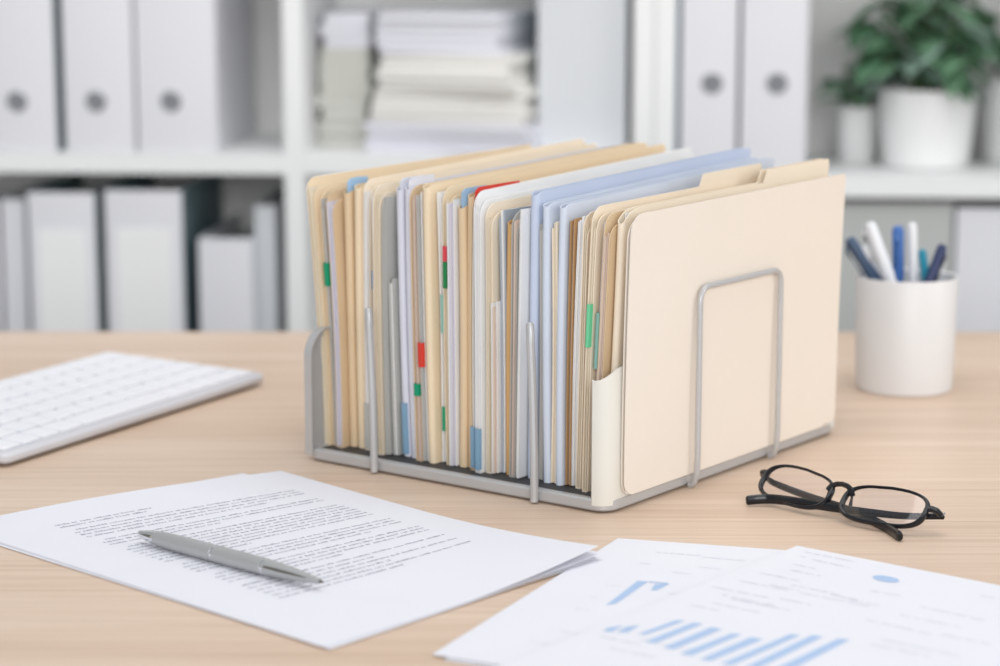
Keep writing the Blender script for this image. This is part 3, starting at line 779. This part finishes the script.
rows = [[1, 1, 1, 1.25, 5, 1.25, 1, 1, 1, 1], [2.25]+[1]*10+[2.25], [1.75]+[1]*11+[1.75], [1.5]+[1]*12+[1], [1]*13+[1.5], [1.5]+[1]*13]
nk = 0
for r, row in enumerate(rows):
    x = mg
    for wk in row:
        m = MB(); m.box(x+.0011, mg + r*ph + .0018, .0074, x + wk*pw - .0016, mg + (r+1)*ph - .0018, .0094, bev=.0016, M=MK); m.build('key', M_KEY, kb); x += wk*pw

# ------------------------------------------------------------------ cup and its pens
cc = U(903.5, 388, 0)
rc = (U(953, 386).x - U(856, 386).x)/2*1.0
dcup = (Vector((cc.x, cc.y, DESK)) - CAM).length
hc = (391 - 283)/FPX*dcup*1.025/cos(radians(10)) 
cup = thing('pen_cup', 'round white ceramic cup full of pens at the right', 'cup', (cc.x, cc.y, DESK))
m = MB(); m.lathe([(rc*.93, 0), (rc*.97, .0012), (rc*.99, .01), (rc*1.03, hc-.001), (rc*1.015, hc), (rc*.97, hc-.001), (rc*.93, .006), (.0005, .006)], 56); m.build('body', mat('cup_ceramic', (226, 225, 225), .4), cup)
def cup_pen(name, label, top, base_off, r, color, capc, cl=.35, back=0.0, cat='pen', clip=False):
    p1 = V(top[0], top[1], Vector((0, cc.y + back, 0)), Vector((0, 1, 0)))
    p0 = Vector((cc.x + base_off[0], cc.y + base_off[1], DESK + .0085 + r))
    d = p1 - p0; Ln = d.length
    o = thing(name, label, cat, tuple(p0)); o.rotation_euler = d.to_track_quat('Z', 'Y').to_euler()
    m = MB(); m.lathe([(r*.3, 0), (r*.9, .012), (r, .02), (r, Ln*(1-cl))], 18); m.build('barrel', color, o)
    m = MB(); m.lathe([(r*1.08, Ln*(1-cl)), (r*1.12, Ln*(1-cl)+.002), (r*1.1, Ln-.003), (r*.85, Ln), (r*.3, Ln+.0005)], 18); m.build('cap', capc, o)
    if clip:
        m = MB(); m.tube([(0, -r*1.1, Ln-.004), (0, -r*1.7, Ln-.008), (0, -r*1.6, Ln-.03)], .0012, 8); m.build('clip', capc, o)
P_W = mat('pen_white', (232, 234, 238), .35); P_B = mat('pen_blue', (72, 116, 184), .35); P_DG = mat('pen_slate', (72, 92, 120), .35)
P_N = mat('pen_navy', (52, 62, 98), .35); P_T = mat('pen_teal', (34, 140, 168), .35); P_G = mat('pen_grey', (120, 124, 134), .35)
cup_pen('pen', 'slate blue pen leaning out at the left of the cup', (849, 239), (.026, .012), .0042, P_DG, P_DG, clip=True)
cup_pen('pen', 'white pen with a grey end, second from the left in the cup', (869, 223), (.014, -.014), .0044, P_W, P_W, clip=True)
cup_pen('pen', 'bright blue pen upright in the middle of the cup', (898, 227), (.0, .022), .0042, P_B, P_B, clip=True)
cup_pen('pen', 'thin white pen right of the bright blue one', (912, 223), (.010, .004), .0034, P_W, P_W)
cup_pen('pen', 'short teal pen between the white and navy pens', (922, 250), (.027, .006), .0030, P_T, P_T)
cup_pen('pen', 'navy pen leaning out at the right of the cup', (943, 245), (-.012, -.020), .0036, P_N, P_N, clip=True)
cup_pen('pen', 'grey pencil-thin pen low beside the slate one', (864, 247), (.016, .026), .0028, P_G, P_W)

# ------------------------------------------------------------------ reading glasses
M_FR = mat('black_acetate', (22, 24, 30), .18); M_LENS = bpy.data.materials.new('clear_lens'); M_LENS.use_nodes = True
nt = M_LENS.node_tree; nt.nodes.remove(nt.nodes['Principled BSDF'])
_tr = nt.nodes.new('ShaderNodeBsdfTransparent'); _tr.inputs[0].default_value = (.97, .965, .98, 1)
_gl = nt.nodes.new('ShaderNodeBsdfGlossy'); _gl.inputs['Roughness'].default_value = .02
_mx = nt.nodes.new('ShaderNodeMixShader'); _mx.inputs[0].default_value = .045; nt.links.new(_tr.outputs[0], _mx.inputs[1]); nt.links.new(_gl.outputs[0], _mx.inputs[2])
nt.links.new(_mx.outputs[0], nt.nodes['Material Output'].inputs[0])
# frame plane: origin at the bridge, X along the front, Y toward the brow, Z outward; fitted in room space
gL = U(752, 476, .0135); gR = U(931, 516, .0135)
gx = (gR - gL); gx.z = 0; GW = gx.length; gx.normalize()
G0 = (gL + gR)/2
glasses = thing('reading_glasses', 'black-framed reading glasses folded on the desk beside the rack', 'glasses', (G0.x, G0.y, DESK), atan2(gx.y, gx.x))
TILT = radians(44)
MG = Matrix.Translation((0, 0, .0135)) @ Matrix.Rotation(TILT, 4, 'X')
s = GW/.137
def rim(side, n=40):
    out = []
    for k in range(n):
        a = 2*pi*k/n; ca, sa = cos(a), sin(a); e = 2.9
        x = abs(ca)**(2/e)*(1 if ca > 0 else -1)*.0280; y = abs(sa)**(2/e)*(1 if sa > 0 else -1)*.0128
        x += -.001*sin(a) ; y += .0022*(x/.026) + (.0006 if ca > 0 and sa > 0 else 0)
        cxx = .0335
        out.append(Vector((side*(cxx + x)*s, y*s, -.0035*((cxx + x)/.065)**2*s)))
    return out
for sd in (-1, 1):
    R1 = rim(sd)
    m = MB(); m.tube(R1, [.0009 + .0005*max(0, -sin(2*pi*k/40)) + .0007*abs(cos(2*pi*k/40))**5 for k in range(40)], 10, closed=True, up=Vector((0, 0, 1)), sx=1.0, sy=1.3, M=MG); m.build('rim', M_FR, glasses)
    vs = [p + Vector((0, 0, .0004)) for p in R1] + [p - Vector((0, 0, .0004)) for p in R1]; n = len(R1)
    c = sum(R1, Vector())/n; vs += [c + Vector((0, 0, .0016)), c + Vector((0, 0, .0008))]
    fs = [(k, (k+1) % n, 2*n) for k in range(n)] + [(n+(k+1) % n, n+k, 2*n+1) for k in range(n)] + [(k, n+k, n+(k+1) % n, (k+1) % n) for k in range(n)]
    m = MB(); m.add(vs, fs, M=MG); m.build('lens', M_LENS, glasses)
    m = MB(); m.tube([Vector((sd*.0605*s, .0050*s, -.0030*s)), Vector((sd*.0635*s, .0066*s, -.0036*s)), Vector((sd*.0665*s, .0068*s, -.0048*s)), Vector((sd*.0680*s, .0066*s, -.0080*s)), Vector((sd*.0680*s, .0066*s, -.0110*s))], [.0018, .0021, .0020, .0018, .0016], 8, M=MG); m.build('end_piece', M_FR, glasses)
    m = MB(); m.lathe([(.0007, -.0018), (.0007, .0018)], 10, M=MG @ Matrix.Translation((sd*.0682*s, .0078*s, -.0105*s)) @ Matrix.Rotation(pi/2, 4, 'X')); m.build('hinge', M_CHR, glasses)
m = MB(); m.tube([Vector((x*s, y*s, z*s)) for x, y, z in ((-.0095, .0022, -.0003), (-.0075, .0050, .0008), (-.0040, .0068, .0014), (0, .0074, .0016), (.0040, .0068, .0014), (.0075, .0050, .0008), (.0095, .0022, -.0003))], [.0018, .0019, .0017, .0016, .0017, .0019, .0018], 8, M=MG); m.build('bridge', M_FR, glasses)
for sd in (-1, 1):
    m = MB(); m.tube([Vector((sd*.0088*s, .003*s, -.0005)), Vector((sd*.0092*s, -.003*s, -.0035)), Vector((sd*.0115*s, -.0085*s, -.0030))], [.0006, .0012, .0006], 8, M=MG); m.build('nose_pad', M_FR, glasses)
# temples, folded behind the front and resting on the desk (local desk space)
MGi = glasses.location
def gl(px, py, h):                      # a point measured at height h over the desk, in the glasses' own space
    p = U(px, py, h) - Vector((G0.x, G0.y, DESK)); an = -atan2(gx.y, gx.x)
    return Vector((p.x*cos(an) - p.y*sin(an), p.x*sin(an) + p.y*cos(an), p.z))
hl = MG @ Vector((-.0682*s, .0078*s, -.0115*s)); hr = MG @ Vector((.0682*s, .0078*s, -.0115*s))
def bez(P, n=18):
    P = [Vector(p) for p in P]; out = []
    for i in range(len(P)-1):
        p0, p1, p2, p3 = P[max(i-1, 0)], P[i], P[i+1], P[min(i+2, len(P)-1)]
        for k in range(n//2):
            t = k/(n//2); out.append(.5*((2*p1) + (p2-p0)*t + (2*p0-5*p1+4*p2-p3)*t*t + (3*p1-p0-3*p2+p3)*t**3))
    out.append(P[-1]); return out
tr = bez([hr, gl(905, 516, .0085), gl(870, 512.5, .0072), gl(835, 508, .0066), gl(800, 502.5, .0060), gl(770, 499, .0045), gl(746, 500.5, .0036)])
tl_ = bez([hl, gl(775, 483.5, .0100), gl(810, 497, .0042), gl(845, 509, .0026), gl(880, 524, .0026), gl(901, 537, .0030)])
for T_ in (tr, tl_):
    n = len(T_); m = MB(); m.tube(T_, [.0016 + .0011*min(1, k/n*1.4) for k in range(n-1)] + [.0018], 10, sx=.75, sy=1.15); m.build('temple', M_FR, glasses)
